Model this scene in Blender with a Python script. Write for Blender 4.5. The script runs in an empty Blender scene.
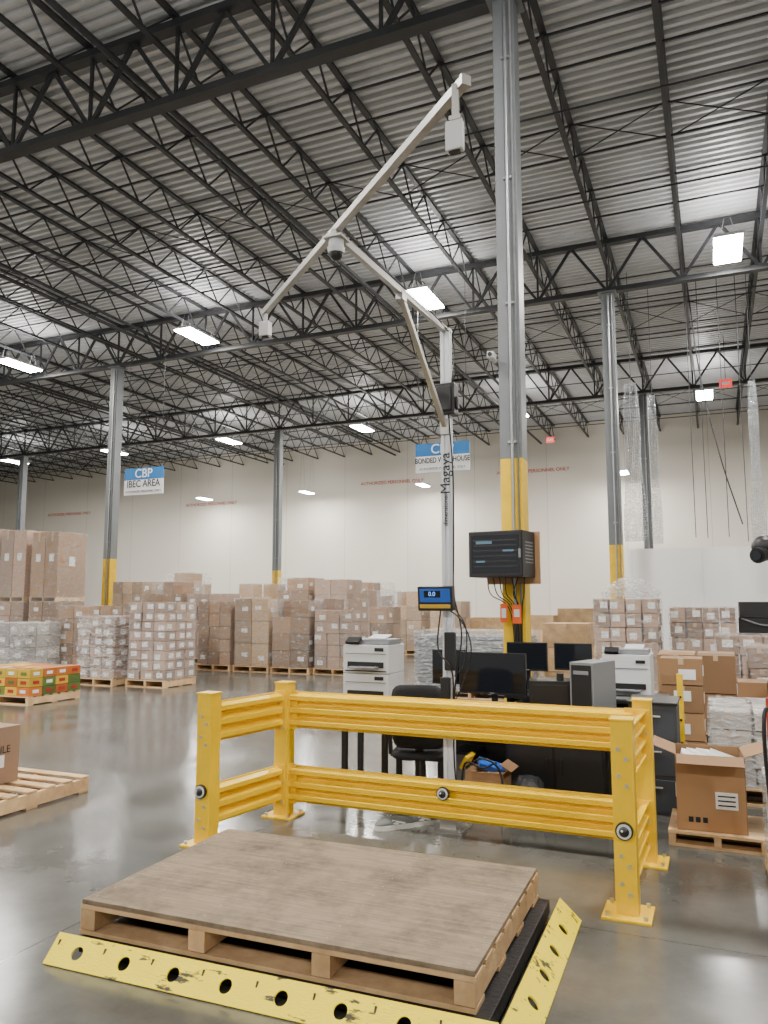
import bpy, math, random
from mathutils import Vector, Matrix
random.seed(4)
scene=bpy.context.scene

# ------------------------------------------------------------------ materials
def new_mat(name):
    m=bpy.data.materials.new(name); m.use_nodes=True
    nt=m.node_tree; b=nt.nodes['Principled BSDF']
    return m,nt,b
def mat(name,col,rough=.5,metal=0,var=.0,scale=5,bump=0,bscale=40,stretch=None,col2=None,island=0,emit=None,estr=0,pos=(.35,.65)):
    m,nt,b=new_mat(name); N=nt.nodes; L=nt.links
    b.inputs['Roughness'].default_value=rough; b.inputs['Metallic'].default_value=metal
    b.inputs['Base Color'].default_value=(*col,1)
    tc=N.new('ShaderNodeTexCoord'); mp=N.new('ShaderNodeMapping'); L.new(tc.outputs['Object'],mp.inputs['Vector'])
    if stretch: mp.inputs['Scale'].default_value=stretch
    cur=None
    if var>0 or col2:
        n=N.new('ShaderNodeTexNoise'); n.inputs['Scale'].default_value=scale; n.inputs['Detail'].default_value=6; n.inputs['Roughness'].default_value=.65
        L.new(mp.outputs[0],n.inputs['Vector'])
        r=N.new('ShaderNodeValToRGB'); r.color_ramp.elements[0].position=pos[0]; r.color_ramp.elements[1].position=pos[1]
        c2=col2 if col2 else tuple(c*(1-var) for c in col)
        r.color_ramp.elements[0].color=(*c2,1); r.color_ramp.elements[1].color=(*col,1)
        L.new(n.outputs['Fac'],r.inputs['Fac']); cur=r.outputs['Color']
    if island>0:
        g=N.new('ShaderNodeNewGeometry'); mr=N.new('ShaderNodeMapRange'); mr.inputs['To Min'].default_value=1-island; mr.inputs['To Max'].default_value=1+island*.5
        L.new(g.outputs['Random Per Island'],mr.inputs['Value'])
        mx=N.new('ShaderNodeVectorMath'); mx.operation='SCALE'
        if cur: L.new(cur,mx.inputs[0])
        else: mx.inputs[0].default_value=col
        L.new(mr.outputs[0],mx.inputs['Scale']); cur=mx.outputs[0]
    if cur: L.new(cur,b.inputs['Base Color'])
    if bump>0:
        n2=N.new('ShaderNodeTexNoise'); n2.inputs['Scale'].default_value=bscale; n2.inputs['Detail'].default_value=4
        L.new(mp.outputs[0],n2.inputs['Vector'])
        bp=N.new('ShaderNodeBump'); bp.inputs['Strength'].default_value=bump; bp.inputs['Distance'].default_value=.02
        L.new(n2.outputs['Fac'],bp.inputs['Height']); L.new(bp.outputs[0],b.inputs['Normal'])
    if emit:
        b.inputs['Emission Color'].default_value=(*emit,1); b.inputs['Emission Strength'].default_value=estr
    return m

STEEL=mat('dark_steel_paint',(.030,.032,.036),.5,0,var=.2,scale=2)
COLG=mat('column_grey_paint',(.18,.195,.205),.45,0,var=.12,scale=3)
YEL=mat('safety_yellow_paint',(.95,.60,.0),.36,0,var=.08,scale=9)
YELC=mat('column_yellow_paint',(.90,.57,.0),.45,0,var=.15,scale=6)
YDIRTY=mat('scuffed_yellow_paint',(.92,.72,.0),.5,0,scale=5,col2=(.05,.042,.02),bump=.2,pos=(.375,.415),stretch=(1,4,4))
BLACK=mat('black_plastic',(.012,.012,.013),.4)
BLACKM=mat('black_fabric',(.012,.012,.014),.8,bump=.2,bscale=200)
SCREEN=mat('dark_screen_glass',(.01,.012,.016),.08)
WHITEP=mat('white_plastic',(.66,.67,.67),.4)
GREYP=mat('grey_plastic',(.22,.23,.24),.45)
ALU=mat('brushed_aluminium',(.46,.45,.42),.38,.8,var=.15,scale=30,stretch=(1,1,12))
ALUW=mat('white_anodised_mast',(.72,.74,.77),.35,.1)
GALV=mat('galvanised_steel',(.40,.41,.42),.4,.8,var=.15,scale=12)
BOLT=mat('zinc_bolt',(.6,.6,.58),.35,.9)
WOOD=mat('raw_pallet_wood',(.66,.43,.21),.75,0,col2=(.38,.22,.10),scale=5,stretch=(2,14,14),bump=.2,bscale=30,island=.35)
WOOD2=mat('raw_pallet_wood_pale',(.72,.49,.26),.75,0,col2=(.48,.30,.15),scale=5,bump=.2,bscale=30,island=.35)
CARD=mat('cardboard',(.38,.215,.10),.75,0,var=.1,scale=2,island=.45)
CARD2=mat('cardboard_pale',(.52,.34,.18),.75,0,var=.1,scale=2,island=.4)
CARDP=mat('cardboard_pinkish',(.44,.28,.185),.75,0,var=.1,scale=2,island=.45)
CARDW=mat('white_carton',(.55,.49,.42),.6,0,var=.15,scale=2,island=.5)
LABEL=mat('paper_label',(.82,.82,.80),.6)
BAG=mat('dark_plastic_bag',(.03,.032,.036),.25,bump=.5,bscale=20)
TAPE=mat('brown_tape',(.50,.38,.24),.3)
RED=mat('red_paint',(.40,.02,.015),.4)
ORANGE=mat('orange_carton',(.58,.16,.02),.55,island=.45)
GREEN=mat('green_carton',(.12,.19,.03),.55,island=.4)
YCART=mat('yellow_carton',(.70,.44,.03),.55,island=.3)
BLUE=mat('sign_blue',(.01,.17,.48),.45)
SIGNW=mat('sign_white',(.85,.86,.86),.5)
REDTXT=mat('red_stencil',(.55,.11,.08),.7)
ORST=mat('orange_sticker',(.9,.13,.01),.5)
CYAN=mat('blue_label',(.02,.12,.55),.35)
EXITR=mat('exit_sign_red',(.7,.03,.03),.5,emit=(1,.05,.04),estr=1.0)
LEDP=mat('led_panel',(1,1,1),.5,emit=(1,.98,.93),estr=110)
LED=mat('led_glow',(.1,.3,1),.5,emit=(.2,.5,1),estr=1.0)
SHOEG=mat('shoe_mesh_grey',(.17,.185,.18),.8,bump=.3,bscale=150)
SOLE=mat('shoe_sole_white',(.78,.78,.74),.6)
PARTW=mat('white_partition_paint',(.74,.74,.73),.6)

# weathered plywood : streaky grain + blotchy dirt
PLY,nt,b=new_mat('weathered_plywood'); N=nt.nodes; L=nt.links
tc=N.new('ShaderNodeTexCoord'); mp=N.new('ShaderNodeMapping'); mp.inputs['Scale'].default_value=(1.2,24,4); L.new(tc.outputs['Object'],mp.inputs[0])
g=N.new('ShaderNodeTexNoise'); g.inputs['Scale'].default_value=2.5; g.inputs['Detail'].default_value=8; g.inputs['Roughness'].default_value=.7; L.new(mp.outputs[0],g.inputs['Vector'])
r=N.new('ShaderNodeValToRGB'); r.color_ramp.elements[0].position=.3; r.color_ramp.elements[1].position=.7
r.color_ramp.elements[0].color=(.165,.122,.080,1); r.color_ramp.elements[1].color=(.31,.24,.165,1); L.new(g.outputs['Fac'],r.inputs['Fac'])
d=N.new('ShaderNodeTexNoise'); d.inputs['Scale'].default_value=3.4; d.inputs['Detail'].default_value=10; d.inputs['Roughness'].default_value=.75; L.new(tc.outputs['Object'],d.inputs['Vector'])
r2=N.new('ShaderNodeValToRGB'); r2.color_ramp.elements[0].position=.34; r2.color_ramp.elements[1].position=.56
r2.color_ramp.elements[0].color=(.50,.50,.51,1); r2.color_ramp.elements[1].color=(1,1,1,1); L.new(d.outputs['Fac'],r2.inputs['Fac'])
mm=N.new('ShaderNodeVectorMath'); mm.operation='MULTIPLY'; L.new(r.outputs[0],mm.inputs[0]); L.new(r2.outputs[0],mm.inputs[1]); L.new(mm.outputs[0],b.inputs['Base Color'])
b.inputs['Roughness'].default_value=.82; b.inputs['Specular IOR Level'].default_value=.25
bp=N.new('ShaderNodeBump'); bp.inputs['Strength'].default_value=.3; bp.inputs['Distance'].default_value=.004; L.new(g.outputs['Fac'],bp.inputs['Height']); L.new(bp.outputs[0],b.inputs['Normal'])

def film(name,op,col=(.8,.82,.84)):
    m=bpy.data.materials.new(name); m.use_nodes=True; nt=m.node_tree; N=nt.nodes; L=nt.links
    for n in list(N): N.remove(n)
    o=N.new('ShaderNodeOutputMaterial'); mx=N.new('ShaderNodeMixShader'); tr=N.new('ShaderNodeBsdfTransparent'); p=N.new('ShaderNodeBsdfPrincipled')
    p.inputs['Base Color'].default_value=(*col,1); p.inputs['Roughness'].default_value=.18
    tc=N.new('ShaderNodeTexCoord'); mp=N.new('ShaderNodeMapping'); mp.inputs['Scale'].default_value=(3,3,9)
    n=N.new('ShaderNodeTexNoise'); n.inputs['Scale'].default_value=2.2; n.inputs['Detail'].default_value=5; n.inputs['Distortion'].default_value=1.5
    L.new(tc.outputs['Object'],mp.inputs[0]); L.new(mp.outputs[0],n.inputs['Vector'])
    mr=N.new('ShaderNodeMapRange'); mr.inputs['From Min'].default_value=.4; mr.inputs['From Max'].default_value=.72; mr.inputs['To Min'].default_value=op*.3; mr.inputs['To Max'].default_value=min(1,op*2.6)
    L.new(n.outputs['Fac'],mr.inputs['Value']); L.new(mr.outputs[0],mx.inputs['Fac'])
    bp=N.new('ShaderNodeBump'); bp.inputs['Strength'].default_value=1.0; bp.inputs['Distance'].default_value=.05
    L.new(n.outputs['Fac'],bp.inputs['Height']); L.new(bp.outputs[0],p.inputs['Normal'])
    L.new(tr.outputs[0],mx.inputs[1]); L.new(p.outputs[0],mx.inputs[2]); L.new(mx.outputs[0],o.inputs['Surface'])
    return m
FILM=film('stretch_wrap_film',.17)
FILMW=film('cloudy_stretch_wrap_film',.28)
FILMH=film('hanging_plastic_film',.75,(.58,.62,.66))

# floor
FLOOR,nt,b=new_mat('polished_concrete'); N=nt.nodes; L=nt.links
tc=N.new('ShaderNodeTexCoord')
n1=N.new('ShaderNodeTexNoise'); n1.inputs['Scale'].default_value=.55; n1.inputs['Detail'].default_value=10; n1.inputs['Roughness'].default_value=.72
L.new(tc.outputs['Object'],n1.inputs['Vector'])
r=N.new('ShaderNodeValToRGB'); r.color_ramp.elements[0].position=.34; r.color_ramp.elements[1].position=.68
r.color_ramp.elements[0].color=(.064,.064,.056,1); r.color_ramp.elements[1].color=(.150,.147,.131,1)
L.new(n1.outputs['Fac'],r.inputs['Fac'])
br=N.new('ShaderNodeTexBrick'); br.offset=0; br.inputs['Scale'].default_value=1; br.inputs['Brick Width'].default_value=4.88; br.inputs['Row Height'].default_value=4.8
br.inputs['Mortar Size'].default_value=.005; br.inputs['Mortar Smooth'].default_value=.1
br.inputs['Color1'].default_value=(1,1,1,1); br.inputs['Color2'].default_value=(1,1,1,1); br.inputs['Mortar'].default_value=(.6,.6,.6,1)
mpf=N.new('ShaderNodeMapping'); mpf.inputs['Location'].default_value=(3.1,.6,0); L.new(tc.outputs['Object'],mpf.inputs[0]); L.new(mpf.outputs[0],br.inputs['Vector'])
mm=N.new('ShaderNodeVectorMath'); mm.operation='MULTIPLY'; L.new(r.outputs[0],mm.inputs[0]); L.new(br.outputs['Color'],mm.inputs[1]); L.new(mm.outputs[0],b.inputs['Base Color'])
n2=N.new('ShaderNodeTexNoise'); n2.inputs['Scale'].default_value=1.3; n2.inputs['Detail'].default_value=7
L.new(tc.outputs['Object'],n2.inputs['Vector'])
mr=N.new('ShaderNodeMapRange'); mr.inputs['From Min'].default_value=.3; mr.inputs['From Max'].default_value=.7; mr.inputs['To Min'].default_value=.10; mr.inputs['To Max'].default_value=.25
L.new(n2.outputs['Fac'],mr.inputs['Value']); L.new(mr.outputs[0],b.inputs['Roughness'])
b.inputs['Specular IOR Level'].default_value=.7
n3=N.new('ShaderNodeTexNoise'); n3.inputs['Scale'].default_value=3; n3.inputs['Detail'].default_value=3
L.new(tc.outputs['Object'],n3.inputs['Vector'])
bp=N.new('ShaderNodeBump'); bp.inputs['Strength'].default_value=.12; bp.inputs['Distance'].default_value=.01
L.new(n3.outputs['Fac'],bp.inputs['Height']); L.new(bp.outputs[0],b.inputs['Normal'])

# wall
WALL,nt,b=new_mat('painted_concrete_wall'); N=nt.nodes; L=nt.links
tc=N.new('ShaderNodeTexCoord'); sp=N.new('ShaderNodeSeparateXYZ'); cb=N.new('ShaderNodeCombineXYZ')
L.new(tc.outputs['Object'],sp.inputs[0]); L.new(sp.outputs['X'],cb.inputs['X']); L.new(sp.outputs['Z'],cb.inputs['Y'])
br=N.new('ShaderNodeTexBrick'); br.offset=0; br.inputs['Scale'].default_value=1; br.inputs['Brick Width'].default_value=3.65; br.inputs['Row Height'].default_value=30
br.inputs['Mortar Size'].default_value=.018; br.inputs['Color1'].default_value=(.76,.71,.62,1); br.inputs['Color2'].default_value=(.73,.685,.60,1); br.inputs['Mortar'].default_value=(.58,.54,.47,1)
L.new(cb.outputs[0],br.inputs['Vector']); L.new(br.outputs['Color'],b.inputs['Base Color']); b.inputs['Roughness'].default_value=.7
DECK=mat('galvanised_roof_deck',(.66,.67,.68),.42,.2,var=.2,scale=.6)

# ------------------------------------------------------------------ mesh builder
class MB:
    def __init__(s): s.v=[];s.f=[];s.m=[];s.s=[];s.M=Matrix.Identity(4)
    def add(s,vs,fs,mat=0,smooth=False):
        o=len(s.v); s.v+=[tuple(s.M@Vector(p)) for p in vs]
        for f in fs: s.f.append(tuple(i+o for i in f)); s.m.append(mat); s.s.append(smooth)
    def box(s,c,sz,mat=0,rot=None):
        x,y,z=sz[0]/2,sz[1]/2,sz[2]/2
        vs=[Vector((i*x,j*y,k*z)) for k in(-1,1) for j in(-1,1) for i in(-1,1)]
        if rot is not None:
            R=Matrix.Rotation(rot[2],3,'Z')@Matrix.Rotation(rot[1],3,'Y')@Matrix.Rotation(rot[0],3,'X'); vs=[R@v for v in vs]
        vs=[v+Vector(c) for v in vs]
        s.add(vs,[(0,2,3,1),(4,5,7,6),(0,1,5,4),(2,6,7,3),(0,4,6,2),(1,3,7,5)],mat)
    def bar(s,p,q,w,h,mat=0):
        p=Vector(p);q=Vector(q);d=(q-p).normalized(); up=Vector((0,0,1))
        if abs(d.z)>.99: up=Vector((0,1,0))
        a=d.cross(up).normalized()*w/2; u=a.cross(d).normalized()*h/2
        vs=[p-a-u,p+a-u,p+a+u,p-a+u,q-a-u,q+a-u,q+a+u,q-a+u]
        s.add(vs,[(3,2,1,0),(4,5,6,7),(0,1,5,4),(1,2,6,5),(2,3,7,6),(3,0,4,7)],mat)
    def cyl(s,p,q,r,mat=0,n=14,r2=None,smooth=True):
        p=Vector(p);q=Vector(q);r2=r if r2 is None else r2
        d=(q-p).normalized(); up=Vector((0,0,1)) if abs(d.z)<.9 else Vector((1,0,0))
        a=d.cross(up).normalized(); u=a.cross(d)
        vs=[];
        for c,rr in((p,r),(q,r2)):
            for i in range(n):
                t=2*math.pi*i/n; vs.append(c+(a*math.cos(t)+u*math.sin(t))*rr)
        s.add(vs,[(i,(i+1)%n,n+(i+1)%n,n+i) for i in range(n)],mat,smooth)
        s.add(vs[:n],[tuple(reversed(range(n)))],mat); s.add(vs[n:],[tuple(range(n))],mat)
    def sphere(s,c,r,mat=0,sc=(1,1,1),n=16,half=False):
        vs=[];fs=[]; m=n//2
        for j in range(m+1):
            ph=math.pi*j/m
            for i in range(n):
                t=2*math.pi*i/n
                vs.append((c[0]+r*sc[0]*math.sin(ph)*math.cos(t),c[1]+r*sc[1]*math.sin(ph)*math.sin(t),c[2]+r*sc[2]*math.cos(ph)))
        for j in range(m):
            for i in range(n): fs.append((j*n+i,(j+1)*n+i,(j+1)*n+(i+1)%n,j*n+(i+1)%n))
        s.add(vs,fs,mat,True)
    def tube(s,pts,r,mat=0,n=7,sub=6):
        P=[Vector(p) for p in pts]; Q=[]
        if len(P)>2 and sub>1:
            E=[2*P[0]-P[1]]+P+[2*P[-1]-P[-2]]
            for i in range(1,len(E)-2):
                for k in range(sub):
                    t=k/sub; a,b_,c,d=E[i-1],E[i],E[i+1],E[i+2]
                    Q.append(.5*((2*b_)+(c-a)*t+(2*a-5*b_+4*c-d)*t*t+(3*b_-a-3*c+d)*t**3))
            Q.append(P[-1])
        else: Q=P
        vs=[];fs=[];prev=None
        for i,p in enumerate(Q):
            d=(Q[min(i+1,len(Q)-1)]-Q[max(i-1,0)]).normalized()
            if prev is None: a=d.cross(Vector((0,0,1)) if abs(d.z)<.9 else Vector((1,0,0))).normalized()
            else: a=(prev-d*prev.dot(d)).normalized()
            prev=a; u=d.cross(a)
            for k in range(n):
                t=2*math.pi*k/n; vs.append(p+(a*math.cos(t)+u*math.sin(t))*r)
        for i in range(len(Q)-1):
            for k in range(n): fs.append((i*n+k,i*n+(k+1)%n,(i+1)*n+(k+1)%n,(i+1)*n+k))
        fs.append(tuple(range(n))); fs.append(tuple(reversed(range((len(Q)-1)*n,len(Q)*n))))
        s.add(vs,fs,mat,True)
    def loft(s,rings,mat=0,smooth=True,cap=True):
        n=len(rings[0]); vs=[p for r in rings for p in r]; fs=[]
        for i in range(len(rings)-1):
            for k in range(n): fs.append((i*n+k,i*n+(k+1)%n,(i+1)*n+(k+1)%n,(i+1)*n+k))
        if cap: fs.append(tuple(reversed(range(n)))); fs.append(tuple(range((len(rings)-1)*n,len(rings)*n)))
        s.add(vs,fs,mat,smooth)
    def build(s,name,mats,loc=(0,0,0),rz=0,bevel=0,parent=None,solid=0):
        me=bpy.data.meshes.new(name); me.from_pydata(s.v,[],s.f)
        for m in mats: me.materials.append(m)
        me.polygons.foreach_set('material_index',s.m); me.polygons.foreach_set('use_smooth',s.s); me.update()
        o=bpy.data.objects.new(name,me); scene.collection.objects.link(o); o.location=loc; o.rotation_euler=(0,0,rz)
        if solid: md=o.modifiers.new('solid','SOLIDIFY'); md.thickness=solid
        if bevel: md=o.modifiers.new('bev','BEVEL'); md.width=bevel; md.segments=2; md.limit_method='ANGLE'
        if parent: o.parent=parent
        return o
def empty(name,loc=(0,0,0),rz=0):
    o=bpy.data.objects.new(name,None); scene.collection.objects.link(o); o.location=loc; o.rotation_euler=(0,0,rz); o.empty_display_size=.2; return o
def text(name,body,size,loc,rot,mt,parent,ext=.002,align='CENTER',sx=1,bold=0):
    c=bpy.data.curves.new(name,'FONT'); c.body=body; c.size=size; c.extrude=ext; c.align_x=align; c.align_y='CENTER'; c.offset=bold
    c.materials.append(mt); o=bpy.data.objects.new(name,c); scene.collection.objects.link(o); o.location=loc; o.rotation_euler=rot; o.scale=(sx,1,1)
    if parent: o.parent=parent
    return o

# frame: +Y = joist direction (towards far wall), +X = girder direction
BAYX=14.65; BAYY=9.6; CX=-2.01; CY=8.39; WALLY=37.2; DZ=10.2
XL,XR,YB=-60,22,-12
# ------------------------------------------------------------------ shell
m=MB(); m.box(((XL+XR)/2,(WALLY+YB)/2,-.05),(XR-XL,WALLY-YB,.1)); m.build('floor',[FLOOR])
m=MB(); m.box(((XL+XR)/2,WALLY+.15,5.2),(XR-XL,.3,10.4)); m.build('wall_far',[WALL])
m=MB(); m.box((XL-.15,(WALLY+YB)/2,5.2),(.3,WALLY-YB,10.4)); m.build('wall_left',[WALL])
m=MB(); m.box((XR+.15,(WALLY+YB)/2,5.2),(.3,WALLY-YB,10.4)); m.build('wall_right',[WALL])
# corrugated roof deck (ceiling)
m=MB(); vs=[];fs=[];y=YB;pitch=.2
while y<WALLY:
    for dy,z in((0,0),(.07,0),(.085,.075),(.185,.075)):
        vs+=[(XL,y+dy,DZ+z),(XR,y+dy,DZ+z)]
    y+=pitch
for i in range(len(vs)//2-1): fs.append((2*i,2*i+1,2*i+3,2*i+2))
m.add(vs,fs); m.box(((XL+XR)/2,(WALLY+YB)/2,DZ+.16),(XR-XL,WALLY-YB,.05)); m.build('ceiling',[DECK])
# joists
sp=BAYX/9; m=MB(); jt,jb=DZ-.04,DZ-.72
k0=-27
for k in range(k0,14):
    x=CX+k*sp
    m.box((x,(WALLY+YB)/2,jt),(.10,WALLY-YB,.05))
    m.box((x,(WALLY+YB)/2,jb),(.08,WALLY-YB,.05))
    n=int((WALLY-YB)/.61); st=(WALLY-YB)/n
    for i in range(n):
        y0=YB+i*st; a,b_=(jb,jt) if i%2==0 else (jt,jb)
        m.bar((x,y0,a),(x,y0+st,b_),.028,.028)
m.build('roof_joists',[STEEL])
# bridging
m=MB()
for row in range(-2,4):
    y0=CY+row*BAYY
    for fr in(.25,.5,.75):
        yy=y0+fr*BAYY
        if YB<yy<WALLY-.3:
            m.box(((XL+XR)/2+8,yy,jb+.04),(XR-XL-20,.03,.03)); m.box(((XL+XR)/2+8,yy,jt-.04),(XR-XL-20,.03,.03))
            if fr==.5:
                for k in range(k0,13):
                    x=CX+k*sp; m.bar((x,yy,jb),(x+sp,yy,jt),.018,.018); m.bar((x,yy,jt),(x+sp,yy,jb),.018,.018)
m.build('joist_bridging',[STEEL])
# girders
m=MB(); gt,gb=DZ-.14,8.87
for row in range(-1,3):
    y=CY+row*BAYY
    m.box((CX-14,y,gt),(72,.18,.11)); m.box((CX-14,y,gb),(72,.18,.11))
    for k in range(-30,14):
        x=CX+k*sp
        m.bar((x,y,gb),(x+sp/2,y,gt),.06,.06); m.bar((x+sp/2,y,gt),(x+sp,y,gb),.06,.06)
        m.bar((x,y,gb),(x,y,gt),.045,.045)
        m.bar((x,y,gb),(x,y+.85,jb),.03,.03); 
m.build('roof_girders',[STEEL])
# sprinkler pipes
m=MB()
for xx in(-7.5,-15.2,-22):
    m.cyl((xx,-8,9.3),(xx,37,9.3),.05,0,10)
for yy in (4.0,11.6,14.6,20.4,23.4,30.2,33.5):
    m.cyl((-50,yy,9.38),(14,yy,9.38),.018,0,8)
m.build('sprinkler_pipes',[STEEL])

# columns
def column(kx,ky,ytop,w=.25):
    x=CX+kx*BAYX; y=CY+ky*BAYY; m=MB()
    m.box((0,0,ytop/2),(w,w,ytop),1); m.box((0,0,(ytop+8.8)/2),(w,w,8.8-ytop),0)
    m.box((0,0,.015),(w+.2,w+.2,.03),0); m.box((0,0,8.79),(w+.14,w+.14,.03),0)
    m.cyl((.02,-w/2-.02,.03),(.02,-w/2-.02,8.7),.018,2,10)
    m.cyl((w/2-.04,-w/2-.02,.03),(w/2-.04,-w/2-.02,8.7),.012,2,8)
    for z in(1,3.4,5,6.5,8): m.box((.02,-w/2-.012,z),(.1,.03,.03),2)
    for i in range(2):
        for j in range(2): m.cyl(((i-.5)*.38,(j-.5)*.38,.03),((i-.5)*.38,(j-.5)*.38,.06),.018,2,6)
    return m.build('steel_column',[COLG,YELC,GALV],(x,y,0),bevel=.006)
column(0,0,3.22,.25); column(0,1,2.9,.28); column(0,2,2.9,.28)
for kx,ky in((-1,1),(-1,2),(-2,2),(-2,1),(-3,2),(-1,0),(1,1),(1,2)): column(kx,ky,2.9,.28)

# high-bay lights
def lamp(x,y,z=8.9,w=.52,l=1.3,pw=410):
    m=MB(); m.box((0,0,.05),(w+.04,l+.04,.06),0); m.box((0,0,.005),(w,l,.03),1)
    m.box((0,0,.1),(.2,.5,.06),0)
    for sx in(-.15,.15):
        for sy in(-.5,.5): m.cyl((sx,sy,.08),(sx*.3,sy,9.42-z),.005,2,5)
    o=m.build('highbay_light_fixture',[WHITEP,LEDP,GALV],(x,y,z))
    ld=bpy.data.lights.new('highbay_lamp','AREA'); ld.shape='RECTANGLE'; ld.size=w; ld.size_y=l; ld.energy=pw; ld.color=(1,.95,.88)
    lo=bpy.data.objects.new('lamp_down',ld); scene.collection.objects.link(lo); lo.parent=o; lo.location=(0,0,-.02)
    l2=bpy.data.lights.new('ceiling_fill','AREA'); l2.shape='RECTANGLE'; l2.size=w; l2.size_y=l; l2.energy=pw*.2; l2.color=(1,.97,.94)  # added upward fill above each fixture, brightens the roof deck
    lo=bpy.data.objects.new('ceiling_fill_up',l2); scene.collection.objects.link(lo); lo.parent=o; lo.location=(0,0,.15); lo.rotation_euler=(math.pi,0,0)
for yy in(-7.5,4.7,16.85,29):
    for i in range(-5,2):
        lamp(.56+i*6.7 - (.6 if yy>20 else 0),yy)
for x in(-13,-19.5,-26,-3.5): lamp(x,35.2,7.3,.35,1.0,150)

# ------------------------------------------------------------------ pallets and stacks
def add_pallet(m,w,d,mt,z0=0,h=.14,cx=0,cy=0,nb=7):
    for i in range(3): m.box((cx+(i-1)*(w/2-.025),cy,z0+.018+(h-.04)/2),(.045,d,h-.038),mt)
    for i in range(3): m.box((cx,cy+(i-1)*(d/2-.06),z0+.009),(w,.11,.018),mt)
    for i in range(nb):
        m.box((cx,cy-d/2+.05+i*(d-.1)/(nb-1),z0+h-.009),(w,.1,.018),mt)
def stack(name,x,y,nx,ny,nz,cw,cd,ch,cm=None,wrap=True,missing=0,pal=True,z0=0,lab=.5,rz=0,fm=None,topblk=None):
    m=MB(); W=nx*cw; D=ny*cd; base=z0
    if pal: add_pallet(m,W+.04,D+.04,1,z0); base+=.142
    for k in range(nz):
        for i in range(nx):
            for j in range(ny):
                if k==nz-1 and random.random()<missing: continue
                jx,jy=random.uniform(-.012,.012),random.uniform(-.012,.012)
                cx=-W/2+cw*(i+.5)+jx; cy=-D/2+cd*(j+.5)+jy; cz=base+ch*(k+.5)
                m.box((cx,cy,cz),(cw-.022,cd-.022,ch-.012),0)
                if j==0:
                    m.box((cx,cy-cd/2+.010,cz+ch/2-.035),(.05,.004,.06),4)
                    if random.random()<lab:
                        m.box((cx+random.uniform(-.2,.2)*cw,cy-cd/2+.009,cz+random.uniform(-.15,.15)*ch),(min(.16,cw*.45),.004,min(.1,ch*.5)),2)
                for side,idx in((1,nx-1),(-1,0)):
                    if i==idx and random.random()<lab:
                        m.box((cx+side*(cw/2-.009),cy+random.uniform(-.2,.2)*cd,cz),(.004,min(.16,cd*.45),min(.1,ch*.5)),2)
    H=base+nz*ch
    if topblk:
        add_pallet(m,W,D,1,H+.002); H2=H+.145
        for i in(-1,1):
            m.box((i*W/4,0,H2+topblk/2),(W/2-.02,D-.03,topblk),0)
            m.box((i*W/4,-D/2+.012,H2+topblk*.6),(.16,.004,.2),2); m.box((i*W/4,-D/2+.012,H2+topblk-.12),(.06,.004,.24),4)
        m.box((W/2-.007,0,H2+topblk*.55),(.004,.2,.25),2)
        H=H2+topblk
    if wrap:
        prof=[(1.0,base-.0),(1.012,base+.2),(1.0,(base+H)/2),(1.01,H-.15),(1.0,H+.01)]
        rings=[]
        for sc,z in prof:
            hw,hd=W/2*sc+.012,D/2*sc+.012; c=.03
            rings.append([(-hw+c,-hd,z),(hw-c,-hd,z),(hw,-hd+c,z),(hw,hd-c,z),(hw-c,hd,z),(-hw+c,hd,z),(-hw,hd-c,z),(-hw,-hd+c,z)])
        m.loft(rings,3,False,True)
    return m.build(name,[cm or CARD,WOOD2,LABEL,fm or FILM,TAPE],(x,y,0),rz)
# left foreground wrapped stacks
stack('wrapped_carton_pallet',-10.15,12.5,3,3,8,.30,.31,.185,CARDP,lab=1,fm=FILM)
stack('wrapped_carton_pallet',-11.3,12.35,3,2,6,.31,.45,.20,CARDP,lab=.9,fm=FILMW,missing=.4)
stack('wrapped_carton_pallet',-11.7,14.1,3,2,5,.33,.45,.29,CARD,fm=FILM)
stack('wrapped_carton_pallet',-13.2,13.7,2,3,5,.45,.33,.28,CARD,lab=.8,fm=FILM)
stack('wrapped_carton_pallet',-13.9,12.6,2,3,4,.45,.33,.26,CARDW,lab=.8,fm=FILMW)
for i,xx in enumerate((-18.5,-17.35,-16.2)):
    stack('double_stacked_carton_pallet',xx,15.6,2,2,4,.47,.5,.37,(CARD,CARDP,CARD)[i],topblk=1.85-.08*i,fm=FILM)
for i,(xx,yy) in enumerate(((-15.0,17.4),(-13.8,17.6),(-12.6,17.6),(-16.6,19.6),(-15.3,20))):
    stack('carton_pallet',xx,yy,3,2,(6,6,5,6,7)[i],.35,.5,.34,(CARD2,CARD,CARDP,CARD,CARD2)[i],missing=.25)
# middle row
stack('carton_pallet',-11.1,16.0,3,2,5,.31,.46,.30,CARD,lab=.3)
stack('carton_pallet',-10.05,16.0,2,2,3,.47,.46,.52,CARD2,lab=.8)
stack('carton_pallet',-9.0,16.0,2,2,4,.48,.46,.38,CARD,missing=.3)
stack('carton_pallet',-7.95,16.1,3,2,6,.32,.46,.26,CARDP,missing=.3,lab=.7)
for i,(xx,yy) in enumerate(((-12.3,19.6),(-11.0,19.6),(-9.8,19.6),(-8.6,19.6),(-10.2,23),(-8.9,23),(-11.6,23),(-7.6,23))):
    stack('carton_pallet',xx,yy,2,2,(5,6,5,4,5,4,5,3)[i],.5,.5,(.40,.36,.42,.45,.42,.45,.4,.5)[i],(CARD2,CARD,CARDP,CARD,CARD,CARD2,CARDP,CARD2)[i],missing=.35)
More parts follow.
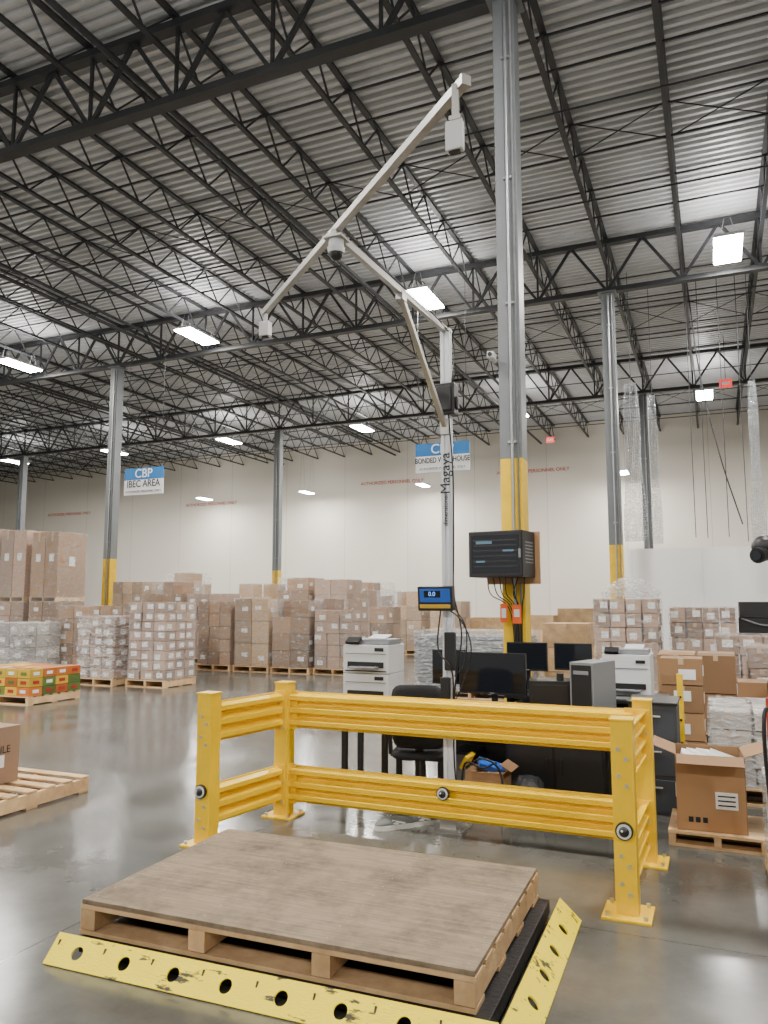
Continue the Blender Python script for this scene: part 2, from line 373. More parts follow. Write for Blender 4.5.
# low crates deep centre
stack('wooden_crate_stack',-6.5,24,1,1,3,1.3,.9,.38,WOOD2,wrap=False,lab=0,pal=False)
stack('wooden_crate_stack',-4.9,22,1,1,3,1.5,.9,.42,WOOD2,wrap=False,lab=0,pal=False)
stack('carton_pallet',-3.4,22,2,2,3,.6,.5,.4,CARD2,lab=.3)
stack('wooden_crate_stack',-2.6,17.0,1,1,3,1.0,.9,.5,WOOD2,wrap=False,lab=0,pal=False)
stack('wooden_crate_stack',-2.45,14.2,1,1,3,.8,.9,.42,WOOD2,wrap=False,lab=0,pal=False)
# flat grey stack
m=MB(); add_pallet(m,2.0,1.1,1)
for i in range(14): m.box((random.uniform(-.03,.03),random.uniform(-.02,.02),.165+i*.066),(1.9,1.05,.055),0)
m.box((0,0,.64),(1.98,1.12,1.0),2); m.build('wrapped_sheet_pallet',[GREYP,WOOD2,FILMW],(-3.9,13.3,0))
# colourful low pallet
m=MB(); add_pallet(m,1.35,1.1,3)
for k in range(3):
    for i in range(5):
        for j in range(4):
            m.box((-.54+i*.27,-.4+j*.27,.142+.07+k*.14),(.262,.262,.133),random.choice([0,0,1,2]))
            if j==0: m.box((-.54+i*.27,-.534,.142+.07+k*.14),(.12,.006,.05),random.choice([4,2,5]))
    for j in range(4): m.box((.674,-.4+j*.27,.142+.07+k*.14),(.006,.12,.05),random.choice([4,2,5]))
for i in range(5): m.box((-.54+i*.27,-.4,.575),(.1,.16,.004),random.choice([4,5]))
m.build('colourful_carton_pallet',[ORANGE,YCART,GREEN,WOOD2,LABEL,RED],(-10.75,9.75,0))
# near-left empty pallet with carton
m=MB(); add_pallet(m,1.05,1.22,0,nb=7); m.build('wooden_pallet',[WOOD2],(-5.62,4.75,0),bevel=.003)
def carton(name,x,y,z,w,d,h,rz=0,mt=None,open_=False,txt=None):
    m=MB(); t=.006
    if not open_:
        m.box((0,0,h/2),(w,d,h),0); m.box((0,0,h+.001),(.06,d,.002),1); m.box((0,-d/2-.001,h-.05),(.06,.002,.1),1)
    else:
        m.box((0,0,t/2),(w,d,t),0)
        for s in(-1,1):
            m.box((s*(w/2-t/2),0,h/2),(t,d,h),0); m.box((0,s*(d/2-t/2),h/2),(w-2*t,t,h),0)
            L_=d*.36; an=math.radians(20)
            m.box((0,s*(d/2+math.cos(an)*L_/2),h-math.sin(an)*L_/2*.7),(w-.02,L_,t),0,(-s*an*.7,0,0))
            m.box((s*(w/2+math.cos(an)*L_/2),0,h+math.sin(an)*L_/2),(L_,d-.02,t),0,(0,-s*an,0))
        for i in range(4): m.box((-.1+.07*i,.02*i,h-.05),(.16,.2,.05),2,(.1*i,.2,.5*i))
    m.box((w*.22,-d/2-.002,h*.42),(.14,.003,.11),2); m.box((w/2+.002,d*.1,h*.4),(.003,.1,.1),2); m.box((-w/2-.002,-d*.1,h*.45),(.003,.12,.07),2)
    for i in range(3): m.box((w*.22,-d/2-.004,h*.42-.03+i*.03),(.11,.002,.010),3)
    for i in range(3): m.box((-w*.3+i*.045,-d/2-.0015,h*.15),(.03,.002,.035),3)
    o=m.build(name,[mt or CARD,TAPE,LABEL,BLACK],(x,y,z),rz,bevel=.003)
    if txt: text('printed_text',txt,.085,(w*.05,-d/2-.004,h*.78),(math.pi/2,0,0),BLACK,o,ext=.0005); text('side_text',txt,.085,(w/2+.003,0,h*.6),(math.pi/2,0,math.pi/2),BLACK,o,ext=.0005)
    return o
carton('cardboard_carton',-5.76,4.72,.142,.5,.5,.46,mt=CARDP,txt='FRAGILE')

# right side goods
stack('wrapped_carton_pallet',-1.3,13.0,4,3,7,.24,.3,.22,CARDP,lab=.9,fm=FILM)
stack('wrapped_carton_pallet',-.2,13.4,4,3,6,.24,.3,.235,CARDP,lab=.9,fm=FILM)
m=MB()
rings=[[(.42*math.cos(t*math.pi/6)*s*(1+.15*math.sin(3*t)),.4*math.sin(t*math.pi/6)*s,z) for t in range(12)] for z,s in((0,1.0),(.08,1.1),(.2,.8),(.32,.35))]
m.loft(rings,0); m.build('plastic_sheet_bundle',[FILMW],(-1.25,13.0,1.70))
m=MB(); add_pallet(m,1.0,1.0,1)
for k in range(6):
    for i in range(2):
        for j in range(2): m.box((-.24+i*.48+random.uniform(-.02,.02),-.24+j*.48,.142+.125+k*.25),(.46,.46,.24),0,(0,0,random.uniform(-.06,.06)))
for k in range(5): m.tube([(-.45,-.49,.3+k*.27),(-.1,-.52,.2+k*.27),(.2,-.5,.33+k*.27),(.48,-.5,.2+k*.27)],.014,2)
m.build('black_wrapped_goods_pallet',[BLACK,WOOD2,GREYP],(.80,13.7,0))
stack('carton_pallet',-.25,10.3,2,2,2,.44,.46,.44,CARD,wrap=False)
stack('carton_pallet',.42,12.0,3,2,4,.30,.4,.26,CARDP,wrap=True,missing=.3)
stack('carton_pallet',.72,10.6,3,2,4,.27,.45,.24,CARDP,wrap=True)
stack('carton_pallet',.62,9.1,3,2,3,.30,.45,.22,CARD,wrap=False,missing=.3)
stack('wrapped_flat_pallet',.40,7.6,3,3,4,.33,.33,.15,CARDW,lab=.2,fm=FILMW)
m=MB(); add_pallet(m,.62,.6,0,h=.1); m.build('wooden_pallet',[WOOD2],(-.06,6.08,0))
carton('open_cardboard_carton',-.10,6.04,.101,.44,.42,.50,.05,CARD,True)
carton('cardboard_carton',.56,6.3,.0,.5,.5,.68,-.05,CARD,txt='PD 23')
stack('wrapped_carton_pallet',.68,5.2,3,2,3,.3,.4,.15,CARDW,lab=.8,fm=FILMW)

# white partition right
m=MB(); m.box((0,0,1.46),(9,.12,2.92),0); m.box((0,-.07,.06),(9,.02,.12),1)
for i in range(6): m.box((-4.4+i*1.6,-.062,1.5),(.02,.006,2.8),1)
m.build('partition_wall',[PARTW,WHITEP],(2.55,19.9,0))

# hanging plastic
def curtain(name,x,y,z0,z1,w,n=26,amp=.07):
    m=MB(); vs=[];fs=[];R=14
    for j in range(R+1):
        z=z0+(z1-z0)*j/R
        for i in range(n+1):
            t=i/n; ww=w*(1+.15*math.sin(j*.7))*(.55+.45*(1-j/R))
            vs.append((-ww/2+ww*t,amp*math.sin(i*1.9+j*.35)+random.uniform(-.015,.015),z))
    for j in range(R):
        for i in range(n): a=j*(n+1)+i; fs.append((a,a+1,a+n+2,a+n+1))
    m.add(vs,fs,0,True); m.cyl((0,0,z1-.02),(0,0,9.4),.008,1,6)
    return m.build(name,[FILMH,STEEL],(x,y,0))
curtain('plastic_sheet_curtain',-1.6,18.35,3.0,6.7,.5)
curtain('plastic_sheet_curtain',-1.2,19.3,3.0,6.6,.25)
curtain('plastic_sheet_curtain',.98,19.2,3.0,6.7,.3)
m=MB()
for xx,yy,z0 in((-.35,19,3.1),(-.1,19.3,3.1),(.35,19.2,3.1),(.75,19.4,3.0)): m.cyl((xx,yy,z0),(xx,yy,9.35),.01,0,6)
m.tube([(-.3,19.4,9.35),(-.1,19.4,7),(.25,19.4,5),(.65,19.4,3.4)],.016,0)
m.build('hanging_cables',[STEEL])

# signs
def sign(x,y,z,w,h,t1,t2):
    e=empty('hanging_area_sign',(x,y,z))
    m=MB(); m.box((0,0,-h*.22),(w,.03,h*.56),0); m.box((0,0,h*.28),(w,.03,h*.44),1)
    for s in(-.9,.9): m.cyl((s*w/2,0,h/2),(s*w/2,0,9.4-z),.006,2,5)
    m.build('board',[SIGNW,BLUE,STEEL],parent=e)
    text('heading',t1,h*.46,(0,-.022,h*.28),(math.pi/2,0,0),SIGNW,e,bold=.003)
    long_=len(t2)>=12
    text('caption',t2,h*(.26 if long_ else .37),(0,-.022,-h*.1),(math.pi/2,0,0),BLACK,e,sx=.72 if long_ else .88,bold=.003)
    text('small_print','AUTHORIZED PERSONNEL ONLY',h*.11,(0,-.022,-h*.38),(math.pi/2,0,0),BLACK,e)
sign(-15.07,17.5,5.1,1.4,.78,'CBP','IBEC AREA')
sign(-5.82,17.1,5.05,1.35,.70,'CBP','BONDED WAREHOUSE')
def exitsign(x,y,z):
    m=MB(); m.box((0,0,0),(.34,.06,.24),0); m.cyl((0,0,.12),(0,0,9.4-z),.01,1,6); m.box((0,-.035,0),(.24,.01,.08),2); m.build('exit_sign',[EXITR,STEEL,WHITEP],(x,y,z))
exitsign(.55,24,7.95); exitsign(-6.2,32.5,8.5)
e=empty('wall_stencil_lettering',(0,WALLY-.01,0))
for x,z in((-38,7.2),(-27,7.3),(-15.5,7.9),(-8,8.0)): text('stencil','AUTHORIZED PERSONNEL ONLY',.24,(x,0,z),(math.pi/2,0,0),REDTXT,e,bold=.004)

# ------------------------------------------------------------------ floor scale + main pallet
PX,PY,PR=-1.859,3.583,math.radians(1.2)
e=empty('floor_scale',(PX,PY,0),PR)
m=MB(); m.box((.02,0,.06),(1.96,1.27,.07),0); m.box((.02,0,.0125),(1.88,1.2,.025),0)
for sx in(-.9,.9):
    for sy in(-.55,.55): m.cyl((sx,sy,0),(sx,sy,.05),.04,0)
m.build('deck',[mat('scale_black_steel',(.02,.02,.022),.5,.3,var=.3,scale=8,bump=.2)],parent=e,bevel=.004)
def holeplate(name,p0,u,v,Lm,H,first,sp_,r,parent,mats):
    m=MB(); p0=Vector(p0);u=Vector(u).normalized();v=Vector(v).normalized(); n=16
    holes=[]
    c=first
    while c+sp_*.3<=Lm: holes.append(c); c+=sp_
    x=0
    for hc in holes:
        a,b_=hc-sp_*.2,hc+sp_*.2
        if a>x: m.add([p0+u*x,p0+u*a,p0+u*a+v*H,p0+u*x+v*H],[(0,1,2,3)])
        ctr=(hc,H*.48); inn=[];out=[]
        for i in range(n):
            t=2*math.pi*(i+.5)/n; cx,cy=math.cos(t),math.sin(t)
            inn.append(p0+u*(hc+r*cx)+v*(ctr[1]+r*cy))
            hw=(b_-a)/2; k=min(hw/abs(cx) if abs(cx)>1e-6 else 1e9,(H-ctr[1])/cy if cy>1e-6 else 1e9,ctr[1]/-cy if cy<-1e-6 else 1e9)
            out.append([hc+k*cx,ctr[1]+k*cy])
        for q,(qx,qy) in enumerate(((b_,H),(a,H),(a,0),(b_,0))):
            best=min(range(n),key=lambda i:(out[i][0]-qx)**2+(out[i][1]-qy)**2); out[best]=[qx,qy]
        ow=[p0+u*o[0]+v*o[1] for o in out]
        m.add(inn+ow,[(i,n+i,n+(i+1)%n,(i+1)%n) for i in range(n)])
        x=b_
    m.add([p0+u*x,p0+u*Lm,p0+u*Lm+v*H,p0+u*x+v*H],[(0,1,2,3)])
    return m.build(name,mats,parent=parent,solid=.008)
fr=-.615; 
holeplate('front_guard_plate',(-1.06,fr-.135,.006),(1,0,0),(0,.10,.10),2.10,.14,.155,.265,.030,e,[YDIRTY])
holeplate('side_guard_plate',(1.16,fr-.13,.006),(0,1,0),(-.11,0,.10),1.40,.145,.14,.25,.030,e,[YDIRTY])
m=MB(); m.box((-.02,fr-.09,.004),(2.06,.07,.008),0); m.box((1.11,0,.004),(.08,1.33,.008),0)  # flat black strips stand in for the shade behind the plate holes
for i in range(8): m.bar((-1.03+i*.265,fr-.09,.008),(-1.03+i*.265,fr-.05,.08),.008,.03)
m.build('guard_brackets_hole_shade',[BLACK],parent=e)

m=MB(); w,d=1.92,1.235
for i in range(4): 
    bx=-w/2+.045+i*(w-.09)/3; m.box((bx,0,.165),(.085,d,.088),1)
for i in range(4): m.box((0,-d/2+.065+i*(d-.13)/3,.1075),(w,.13,.02),0 if i else 1)
for i in range(8): m.box((0,-d/2+.06+i*(d-.12)/7,.2195),(w,.115,.02),1 if i==0 else 0)
m.box((0,0,.2405),(w-.01,d-.01,.021),2)
for i in range(10):
    for j in range(4): m.cyl((-w/2+.045+j*(w-.09)/3,-d/2+.06+i*(d-.12)/9,.2505),(-w/2+.045+j*(w-.09)/3,-d/2+.06+i*(d-.12)/9,.2516),.003,3,8)
m.build('plywood_topped_pallet',[WOOD,WOOD2,PLY,GALV],(PX-.015,PY,0),PR,bevel=.003)

# ------------------------------------------------------------------ guardrail
LF=(-3.28,4.56);LB=(-3.156,5.385);RB=(-.472,5.364);RF=(-.50,4.46)
m=MB(); PH=1.0; pw=.115
for (x,y) in(LF,LB,RB,RF):
    m.box((x,y,PH/2+.006),(pw,pw,PH),0); m.box((x,y,PH+.012),(pw+.012,pw+.012,.012),0); m.box((x,y,.007),(.25,.25,.014),0)
    for i in(-1,1):
        for j in(-1,1): m.cyl((x+i*.095,y+j*.095,.014),(x+i*.095,y+j*.095,.034),.013,1,6,smooth=False)
    for z in(.17,.31,.72,.86):
        m.cyl((x-.02,y-pw/2-.012,z),(x-.02,y-pw/2,z),.011,1,8)
        m.cyl((x+.02,y-pw/2-.012,z-.05),(x+.02,y-pw/2,z-.05),.011,1,8)
def rail(p,q,z0):
    p=Vector((*p,0));q=Vector((*q,0));d=(q-p).normalized();nrm=Vector((d.y,-d.x,0)); p=p+d*(pw/2); q=q-d*(pw/2)
    prof=[(-.02,0),(-.02,.012),(.03,.03),(.03,.062),(-.018,.083),(-.018,.10),(.03,.122),(.03,.158),(-.018,.18),(-.018,.197),(.03,.218),(.03,.25),(-.02,.268),(-.02,.28)]
    full=prof+[(a-.007,b_) for a,b_ in reversed(prof)]
    rings=[[c+nrm*a+Vector((0,0,z0+b_)) for a,b_ in full] for c in(p,q)]
    n=len(full); vs=rings[0]+rings[1]; m.add(vs,[(i,(i+1)%n,n+(i+1)%n,n+i) for i in range(n)],0)
    for c,s in((p,1),(q,-1)):
        cc=c+d*s*.004; m.bar(cc+Vector((0,0,z0-.01)),cc+Vector((0,0,z0+.29)),.10,.008,0)
for z0 in(.105,.665):
    rail(LF,LB,z0); rail(LB,RB,z0); rail(RB,RF,z0)
m.build('safety_guardrail',[YEL,BOLT],bevel=.002)
def dome(x,y,z):
    m=MB(); m.cyl((0,0,0),(0,-.02,0),.046,0,20); m.cyl((0,-.02,0),(0,-.026,0),.038,1,20); m.sphere((0,-.026,0),.027,0,(1,.8,1)); m.sphere((-.008,-.046,.008),.006,1)
    m.build('dome_sensor',[BLACK,WHITEP],(x,y,z))
dome(LF[0]-.005,LF[1]-pw/2-.001,.36); dome(-1.83,5.335,.30); dome(RF[0]+.0,RF[1]-pw/2-.001,.44)

# ------------------------------------------------------------------ dimensioner mast
MX,MY=-1.855,5.56
e=empty('dimensioner_mast',(MX,MY,0))
m=MB(); m.box((0,0,1.88),(.056,.056,3.74),0)
for s in(-1,1):
    m.box((s*.032,-.02,1.88),(.012,.02,3.74),0); m.box((s*.032,.02,1.88),(.012,.02,3.74),0); m.box((s*.018,-.032,1.88),(.02,.012,3.74),0); m.box((s*.018,.032,1.88),(.02,.012,3.74),0)
m.box((0,0,.008),(.26,.26,.016),1); m.box((0,0,.07),(.12,.12,.11),1)
for i in(-1,1):
    for j in(-1,1): m.cyl((i*.1,j*.1,.016),(i*.1,j*.1,.035),.013,1,6)
m.box((0,0,3.76),(.08,.08,.02),1)
m.build('upright',[ALUW,ALU],parent=e)
BE=Vector((-.075,-1.76,3.76)) # boom end local
m=MB(); m.bar((0,.06,3.76),BE+Vector((0,-.04,0)),.035,.045,0); m.bar((-.035,-.86,3.73),(0,-.04,2.98),.035,.035,0)
m.box((0,-.045,2.98),(.07,.03,.12),0); m.box((-.035,-.85,3.72),(.05,.08,.05),0)
A_=Vector((1.07,-.94,0)); C0=BE+Vector((0,0,.035)); m.bar(C0-A_,C0+A_,.04,.04,0)
m.box((BE.x,BE.y,3.735),(.12,.12,.012),0); m.bar(C0-A_*1.008,C0-A_*.995,.045,.045,0); m.bar(C0+A_*.995,C0+A_*1.008,.045,.045,0)
P=C0+A_*.985; m.box((P.x-.03,P.y,P.z-.07),(.03,.012,.16),0); m.box((P.x-.03,P.y,P.z-.15),(.05,.04,.02),0)
P=C0-A_*.985; m.box((P.x,P.y,P.z-.05),(.03,.012,.09),0)
m.build('boom_arms',[ALU],parent=e)
m=MB()
P=C0+A_*.985; m.box((P.x-.035,P.y,P.z-.225),(.075,.04,.13),0); m.box((P.x-.035,P.y,P.z-.295),(.05,.03,.012),1)
P=C0-A_*.985; m.box((P.x,P.y,P.z-.14),(.08,.06,.11),0); m.box((P.x,P.y,P.z-.2),(.045,.04,.012),1)
m.build('depth_cameras',[WHITEP,BLACK],parent=e,bevel=.006)
m=MB(); m.cyl((BE.x,BE.y,3.73),(BE.x,BE.y,3.68),.045,0,20); m.cyl((BE.x,BE.y,3.68),(BE.x,BE.y,3.65),.052,0,20,.046); m.sphere((BE.x,BE.y,3.645),.04,1)
m.build('dome_camera',[WHITEP,BLACK],parent=e)
m=MB(); m.box((0,-.0,3.20),(.16,.12,.25),0); m.box((0,-.07,3.2),(.12,.02,.2),0); m.box((.09,0,3.17),(.02,.06,.1),0)
m.build('junction_box',[BLACK],parent=e,bevel=.01)
text('logo','Magaya',.11,(-.0,-.040,2.62),(math.pi/2,-math.pi/2,0),BLACK,e)
text('logo_small','dimensioner',.05,(-.0,-.040,2.34),(math.pi/2,-math.pi/2,0),BLACK,e)
m=MB(); m.box((-.06,-.10,1.67),(.27,.07,.18),0,(.12,0,0)); m.box((-.06,-.137,1.69),(.24,.004,.10),1,(.12,0,0)); m.box((-.08,-.14,1.70),(.13,.004,.05),2,(.12,0,0)); m.box((-.06,-.132,1.61),(.24,.004,.028),3,(.12,0,0)); m.box((0,-.05,1.67),(.06,.05,.06),0)
m.build('weight_indicator',[BLACK,CYAN,SCREEN,YCART],parent=e,bevel=.004)
text('indicator_digits','0.0',.045,(-.08,-.147,1.70),(math.pi/2+.12,0,0),LED,e)
m=MB()
m.tube([(.03,-.05,3.1),(.06,-.04,2.6),(.055,-.03,2),(.06,-.05,1.7),(.12,-.06,1.4),(.06,-.05,1.0),(.05,-.05,.5),(.08,0,.1)],.006,0)
m.tube([(-.03,-.09,1.6),(-.05,-.1,1.3),(.05,-.09,1.15),(.05,-.05,.9)],.006,0)
m.tube([(.08,-.1,1.6),(.16,-.08,1.45),(.14,-.05,1.2),(.06,-.05,1.1)],.005,0)
m.tube([(.02,-.1,1.6),(.13,-.08,1.5),(.19,-.05,1.3),(.12,-.04,1.05),(.05,-.05,.9)],.005,0)
m.tube([(.04,0,3.3),(.03,.04,3.72),(-.02,-.9,3.79),(BE.x,BE.y,3.79)],.005,0)
m.build('mast_cables',[BLACK],parent=e)
m=MB(); m.box((.03,-.055,1.28),(.08,.05,.28),0); m.box((-.01,-.055,1.0),(.07,.04,.18),0); m.box((.0,-.05,.70),(.05,.02,.1),0)
m.build('mast_power_strip',[BLACK],parent=e,bevel=.006)

# ------------------------------------------------------------------ column cabinet
e=empty('wall_mount_network_cabinet',(CX-.04,CY-.13,2.14),-.12)
m=MB(); m.box((0,-.22,0),(.60,.38,.48),0); m.box((.05,-.01,-.03),(.60,.02,.56),1); m.box((0,-.414,0),(.58,.012,.46),0); m.box((0,-.421,.0),(.53,.006,.39),2)
for i in range(6): m.box((0,-.425,.14-i*.055),(.49,.003,.016),0)
m.box((-.12,-.4285,.12),(.18,.003,.03),4); m.box((.15,-.4285,.03),(.12,.003,.02),4); m.box((-.16,-.4285,-.08),(.1,.003,.02),4); m.box((.275,-.43,0),(.02,.02,.09),3)
for i in range(7): m.box((.303,-.22,.12-i*.035),(.004,.24,.012),3)
m.build('cabinet_body',[BLACK,CARD,SCREEN,GREYP,mat('rack_led_label',(.10,.2,.28),.4)],parent=e,bevel=.004)
m=MB()
for i in range(7):
    x0=-.2+i*.07; m.tube([(x0,-.15,-.24),(x0*.8+random.uniform(-.05,.05),-.1,-.42),(x0*.3+.08,-.04,-.62),(.06+i*.012,-.03,-1.4),(.06+i*.012,-.03,-2.05)],.006,0)
m.build('cabinet_cables',[BLACK],parent=e)
m=MB(); m.box((-.07,0,0),(.08,.004,.2),0); m.box((.07,0,-.01),(.1,.004,.2),0); m.box((.07,-.003,.0),(.06,.003,.08),1); m.box((-.07,-.003,.0),(.05,.003,.1),1); m.build('warning_stickers',[ORST,LABEL],(CX-.02,CY-.215,1.52))
m=MB(); m.cyl((0,0,0),(-.0,-.12,0),.02,0,8); m.box((0,-.15,.02),(.07,.14,.07),0); m.cyl((0,-.22,.02),(0,-.235,.02),.025,1,12); m.build('wall_security_camera',[WHITEP,BLACK],(CX-.17,CY-.1,4.35))

# ------------------------------------------------------------------ desks and office gear
def desk(name,x0,x1,y0,y1,h=.76,panel=True):
    m=MB(); w=x1-x0;d=y1-y0
    m.box((0,0,h-.015),(w,d,.03),0)
    for sx in(-1,1):
        for sy in(-1,1): m.box((sx*(w/2-.04),sy*(d/2-.04),(h-.03)/2),(.045,.045,h-.03),1)
        m.box((sx*(w/2-.04),0,h-.06),(.04,d-.08,.05),1); m.box((sx*(w/2-.04),0,.06),(.03,d-.1,.03),1)
    if panel: m.box((0,d/2-.06,h-.3),(w-.12,.02,.5),1)
    return m.build(name,[BLACK,BLACK],((x0+x1)/2,(y0+y1)/2,0),bevel=.003)
desk('office_desk',-2.4,-.74,6.2,6.85)
desk('printer_table',-3.0,-2.55,6.02,6.42,.80,False)
desk('office_desk',-1.9,-.45,7.35,8.05)
def printer(name,x,y,z,w=.46,d=.42,h=.3,n=1,rz=0):
    m=MB(); zz=0
    for i in range(n):
        m.box((0,0,zz+h/2),(w,d,h),0); m.box((0,-d/2-.004,zz+h*.3),(w*.8,.008,.05),1); m.box((0,-d/2-.05,zz+h*.22),(w*.6,.1,.012),2)
        m.box((0,-d/2-.003,zz+h*.08),(w*.92,.006,.01),1); m.box((0,-d/2-.003,zz+h*.7),(w*.9,.006,.008),2); m.box((w*.3,-d/2-.004,zz+h*.85),(w*.2,.006,.03),1); zz+=h+.005
    m.box((0,.03,zz+.02),(w*.9,d*.8,.04),2); m.box((-w*.3,-d/2+.03,zz+.03),(w*.3,.08,.03),1,(.5,0,0)); m.box((w*.15,-.02,zz+.06),(w*.4,d*.4,.01),0,(.2,0,0))
    m.build(name,[WHITEP,BLACK,GREYP],(x,y,z),rz,bevel=.01)
printer('white_laser_printer',-2.76,6.22,.801,.42,.36,.235,2)
printer('white_laser_printer',-.78,7.62,.761,.42,.4,.4,1)
def monitor(x,y,z,w=.56,h=.34,rz=0,st=.12):
    m=MB(); m.box((0,0,st+h/2),(w,.03,h),0); m.box((0,-.0165,st+h/2+.005),(w-.02,.002,h-.03),1); m.box((0,.03,st+h/2),(w*.6,.03,h*.6),0)
    m.box((0,.05,st*.75),(.05,.03,st*1.5),0); m.box((0,.02,.008),(.24,.18,.015),0); m.box((0,-.018,st+.012),(.04,.002,.008),2)
    m.build('computer_monitor',[BLACK,SCREEN,GREYP],(x,y,z),rz,bevel=.003)
monitor(-1.78,6.5,.761,.6,.35,-.1,.1); monitor(-2.2,6.6,.761,.30,.3,.1,.16)
monitor(-1.3,7.7,.761,.36,.26,.0,.22); monitor(-1.75,7.7,.761,.4,.28,.1,.2)
m=MB(); m.box((0,0,.2),(.2,.42,.4),0); m.box((0,-.213,.2),(.17,.006,.36),1); m.box((0,-.218,.32),(.13,.004,.03),2)
m.build('computer_tower',[GREYP,BLACK,GREYP],(-.95,6.55,.761),-.3,bevel=.005)
m=MB(); m.box((0,0,.12),(.34,.3,.24),0); m.box((0,-.152,.12),(.28,.005,.18),1); m.cyl((.08,-.1,.24),(.08,-.1,.3),.03,1)
m.build('label_printer',[BLACK,BLACK],(-1.30,6.55,.761),.2,bevel=.008)
m=MB(); 
for r_ in range(4):
    for c in range(14): m.box((-.2+c*.03,-.045+r_*.03,.022),(.025,.025,.01),0)
m.box((0,0,.009),(.45,.15,.018),0); m.build('computer_keyboard',[BLACK],(-1.6,6.3,.761),bevel=.002)
def chair(x,y,rz,mt=BLACKM,h=1.0):
    m=MB(); 
    for i in range(5):
        t=2*math.pi*i/5; p=(.25*math.cos(t),.25*math.sin(t),.07); m.bar((0,0,.11),p,.045,.035,1); m.cyl((p[0],p[1]-.02,.03),(p[0],p[1]+.02,.03),.03,1,12)
    m.cyl((0,0,.1),(0,0,.42),.025,1,12)
    def pad(c,hx,hy,hz,rx=0,n=20,cr=.35):
        rings=[]
        for k,(sc,zz) in enumerate(((.86,-1),(.98,-.5),(1,0),(.98,.5),(.84,1))):
            ring=[]
            for i in range(n):
                t=2*math.pi*i/n; cx=math.copysign(abs(math.cos(t))**cr,math.cos(t)); cy=math.copysign(abs(math.sin(t))**cr,math.sin(t))
                v=Vector((cx*hx*sc,cy*hy*sc,zz*hz)); v=Matrix.Rotation(rx,3,'X')@v; ring.append(v+Vector(c))
            rings.append(ring)
        m.loft(rings,0)
    pad((0,0,.46),.23,.22,.04); pad((0,.23,h-.24),.21,.25,.03,math.pi/2-.12)
    m.bar((0,.16,.44),(0,.26,h-.3),.06,.02,1)
    for s in(-1,1): m.bar((s*.25,.05,.44),(s*.26,.05,.66),.03,.03,1); m.box((s*.26,.0,.67),(.05,.24,.03),1); m.bar((s*.25,.05,.44),(s*.1,.05,.43),.03,.03,1)
    m.build('office_chair',[mt,BLACK],(x,y,0),rz)
chair(-2.20,5.92,math.pi+.2,BLACKM,1.0)
stack('carton_stack',-.35,8.6,1,1,4,.42,.42,.27,CARD,wrap=False,lab=1,pal=False)
m=MB(); m.box((0,0,.42),(.36,.45,.84),0)
for z in(.15,.42,.69): m.box((0,-.228,z),(.33,.008,.24),0); m.box((0,-.238,z+.06),(.12,.014,.014),1)
m.box((0,0,.85),(.38,.5,.02),2); m.build('filing_cabinet',[mat('cabinet_slate',(.05,.058,.07),.5),BOLT,BLACK],(-.50,6.75,0),bevel=.004)
m=MB(); m.box((0,0,.5),(.05,.06,1.0),0); m.box((0,0,.01),(.16,.16,.02),0)
for z in(.2,.4,.6,.8): m.cyl((0,-.035,z),(0,-.03,z),.012,1,8)
m.build('yellow_bollard_post',[YELC,BLACK],(-.33,7.5,0))
# under-desk gear
m=MB(); m.box((0,0,.32),(.78,.45,.64),0)
for s in(-.19,.19): m.box((s,-.23,.32),(.36,.01,.6),0); m.box((s*.3,-.24,.36),(.015,.015,.12),1)
m.build('black_storage_cabinet',[BLACK,BLACK],(-1.22,6.47,0),bevel=.004)
m=MB(); 
m.box((0,0,.17),(.30,.26,.34),2); m.box((0,-.132,.2),(.1,.004,.07),4); m.box((-.17,.0,.39),(.03,.2,.1),0,(0,.5,0)); m.box((.03,-.02,.37),(.2,.14,.04),1,(.2,.3,.4)); m.box((.17,0,.38),(.10,.24,.006),2,(0,.5,0))
rings=[[(.31+.13*s*math.cos(t*math.pi/7)*(1+.2*math.sin(t*2.3+z*20)),-.0+.11*s*math.sin(t*math.pi/7)*(1+.2*math.cos(t*1.9)),z) for t in range(14)] for z,s in((.0,.9),(.08,1.1),(.18,1.0),(.26,.85),(.31,.6))]
m.loft(rings,5,False)
m.tube([(-.15,-.1,.36),(0,-.16,.45),(.12,-.14,.38),(.16,-.16,.2),(.14,-.16,.02)],.009,3); m.tube([(.1,-.12,.42),(.0,-.17,.38),(-.14,-.16,.40),(-.18,-.15,.1)],.008,3)
m.build('box_of_cables_and_bags',[YELC,CYAN,CARD,BLACK,LABEL,BAG],(-1.70,6.04,0))
m=MB(); m.box((0,0,.2),(.2,.38,.4),0); m.box((0,-.195,.2),(.17,.006,.36),1); m.build('computer_tower',[BLACK,GREYP],(-2.0,6.5,0),bevel=.005)

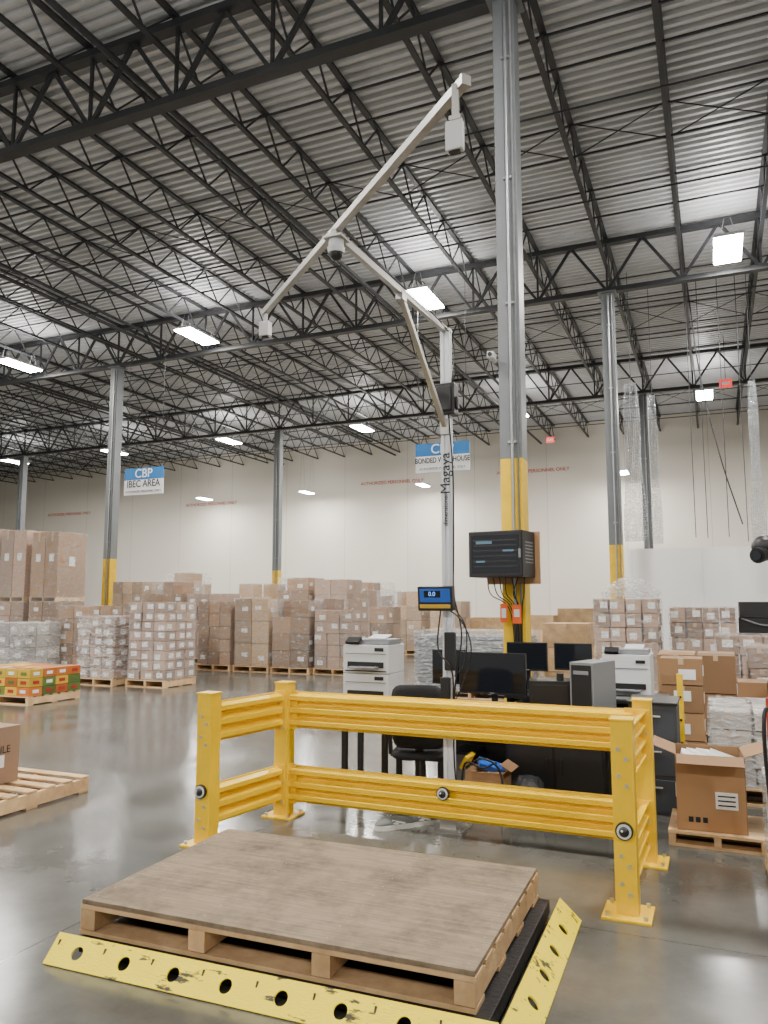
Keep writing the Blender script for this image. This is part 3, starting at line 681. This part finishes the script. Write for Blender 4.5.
# sneakers
def shoe(x,y,rz):
    m=MB(); up=[];so=[]
    secs=[(0,.028,.06),(.03,.038,.085),(.08,.040,.095),(.13,.040,.085),(.17,.044,.068),(.21,.049,.055),(.25,.045,.045),(.28,.028,.034),(.29,.012,.026)]
    for yy,w_,h_ in secs:
        ring=[];r2=[]
        for i in range(14):
            t=2*math.pi*i/14; cx,cz=math.cos(t),math.sin(t)
            ring.append((w_*cx*(1 if cz<0 else 1-.25*cz),yy,.02+max(0,(cz*.5+.5))*h_))
            r2.append((w_*1.1*cx,yy*1.02-.004,.0+.032*(cz>0)))
        up.append(ring); so.append(r2)
    m.loft(up,0); m.loft(so,1,False)
    m.sphere((0,.055,.1),.03,2,(1,1.3,.35))
    for k in range(5): m.bar((-.018,.11+k*.022,.105-k*.009),(.018,.118+k*.022,.105-k*.009),.006,.004,1)
    for s in(-1,1): m.bar((s*.04,.07,.04),(s*.038,.17,.065),.004,.012,1); m.bar((s*.04,.12,.04),(s*.036,.2,.05),.004,.012,1)
    m.build('sneaker',[SHOEG,SOLE,BLACK],(x,y,0),rz)
shoe(-2.13,5.50,2.3); shoe(-1.99,5.66,2.3)

# right edge red wrapping machine with black head
e=empty('stretch_wrap_machine',(.245,4.35,0),.4)
m=MB(); m.box((.1,0,.04),(.12,.5,.08),0); m.box((.045,.1,.60),(.05,.08,1.12),0); m.box((.10,.1,1.3),(.04,.08,.5),1); m.box((.02,.1,.25),(.04,.1,.3),1)
m.build('red_frame',[RED,BLACK],parent=e,bevel=.006)
m=MB(); m.cyl((.12,.1,1.5),(.12,.1,1.9),.02,0,10); m.sphere((.05,.1,1.93),.07,0,(1,1,.9)); m.cyl((.05,.1,1.9),(-.03,.03,1.88),.04,0,14); m.cyl((-.03,.03,1.88),(-.04,.022,1.88),.025,1,14)
m.build('sensor_head',[BLACK,SCREEN],parent=e)
m=MB(); m.tube([(.05,.05,1.0),(-.04,.0,1.12),(-.07,-.02,1.0),(-.05,0,.7),(-.02,0,.4),(.02,0,.08)],.010,0); m.build('power_hose',[BLACK],parent=e)

# ------------------------------------------------------------------ world + camera
w=bpy.data.worlds.new('World'); scene.world=w; w.use_nodes=True
bg=w.node_tree.nodes['Background']; bg.inputs[0].default_value=(1,.97,.93,1); bg.inputs[1].default_value=.7
cd=bpy.data.cameras.new('camera'); co=bpy.data.objects.new('camera',cd); scene.collection.objects.link(co)
co.location=(0,0,1.65); co.rotation_euler=(math.radians(96.6),0,math.radians(23.2))
cd.sensor_fit='VERTICAL'; cd.sensor_height=36; cd.lens=769/1024*36; cd.clip_end=300
scene.camera=co
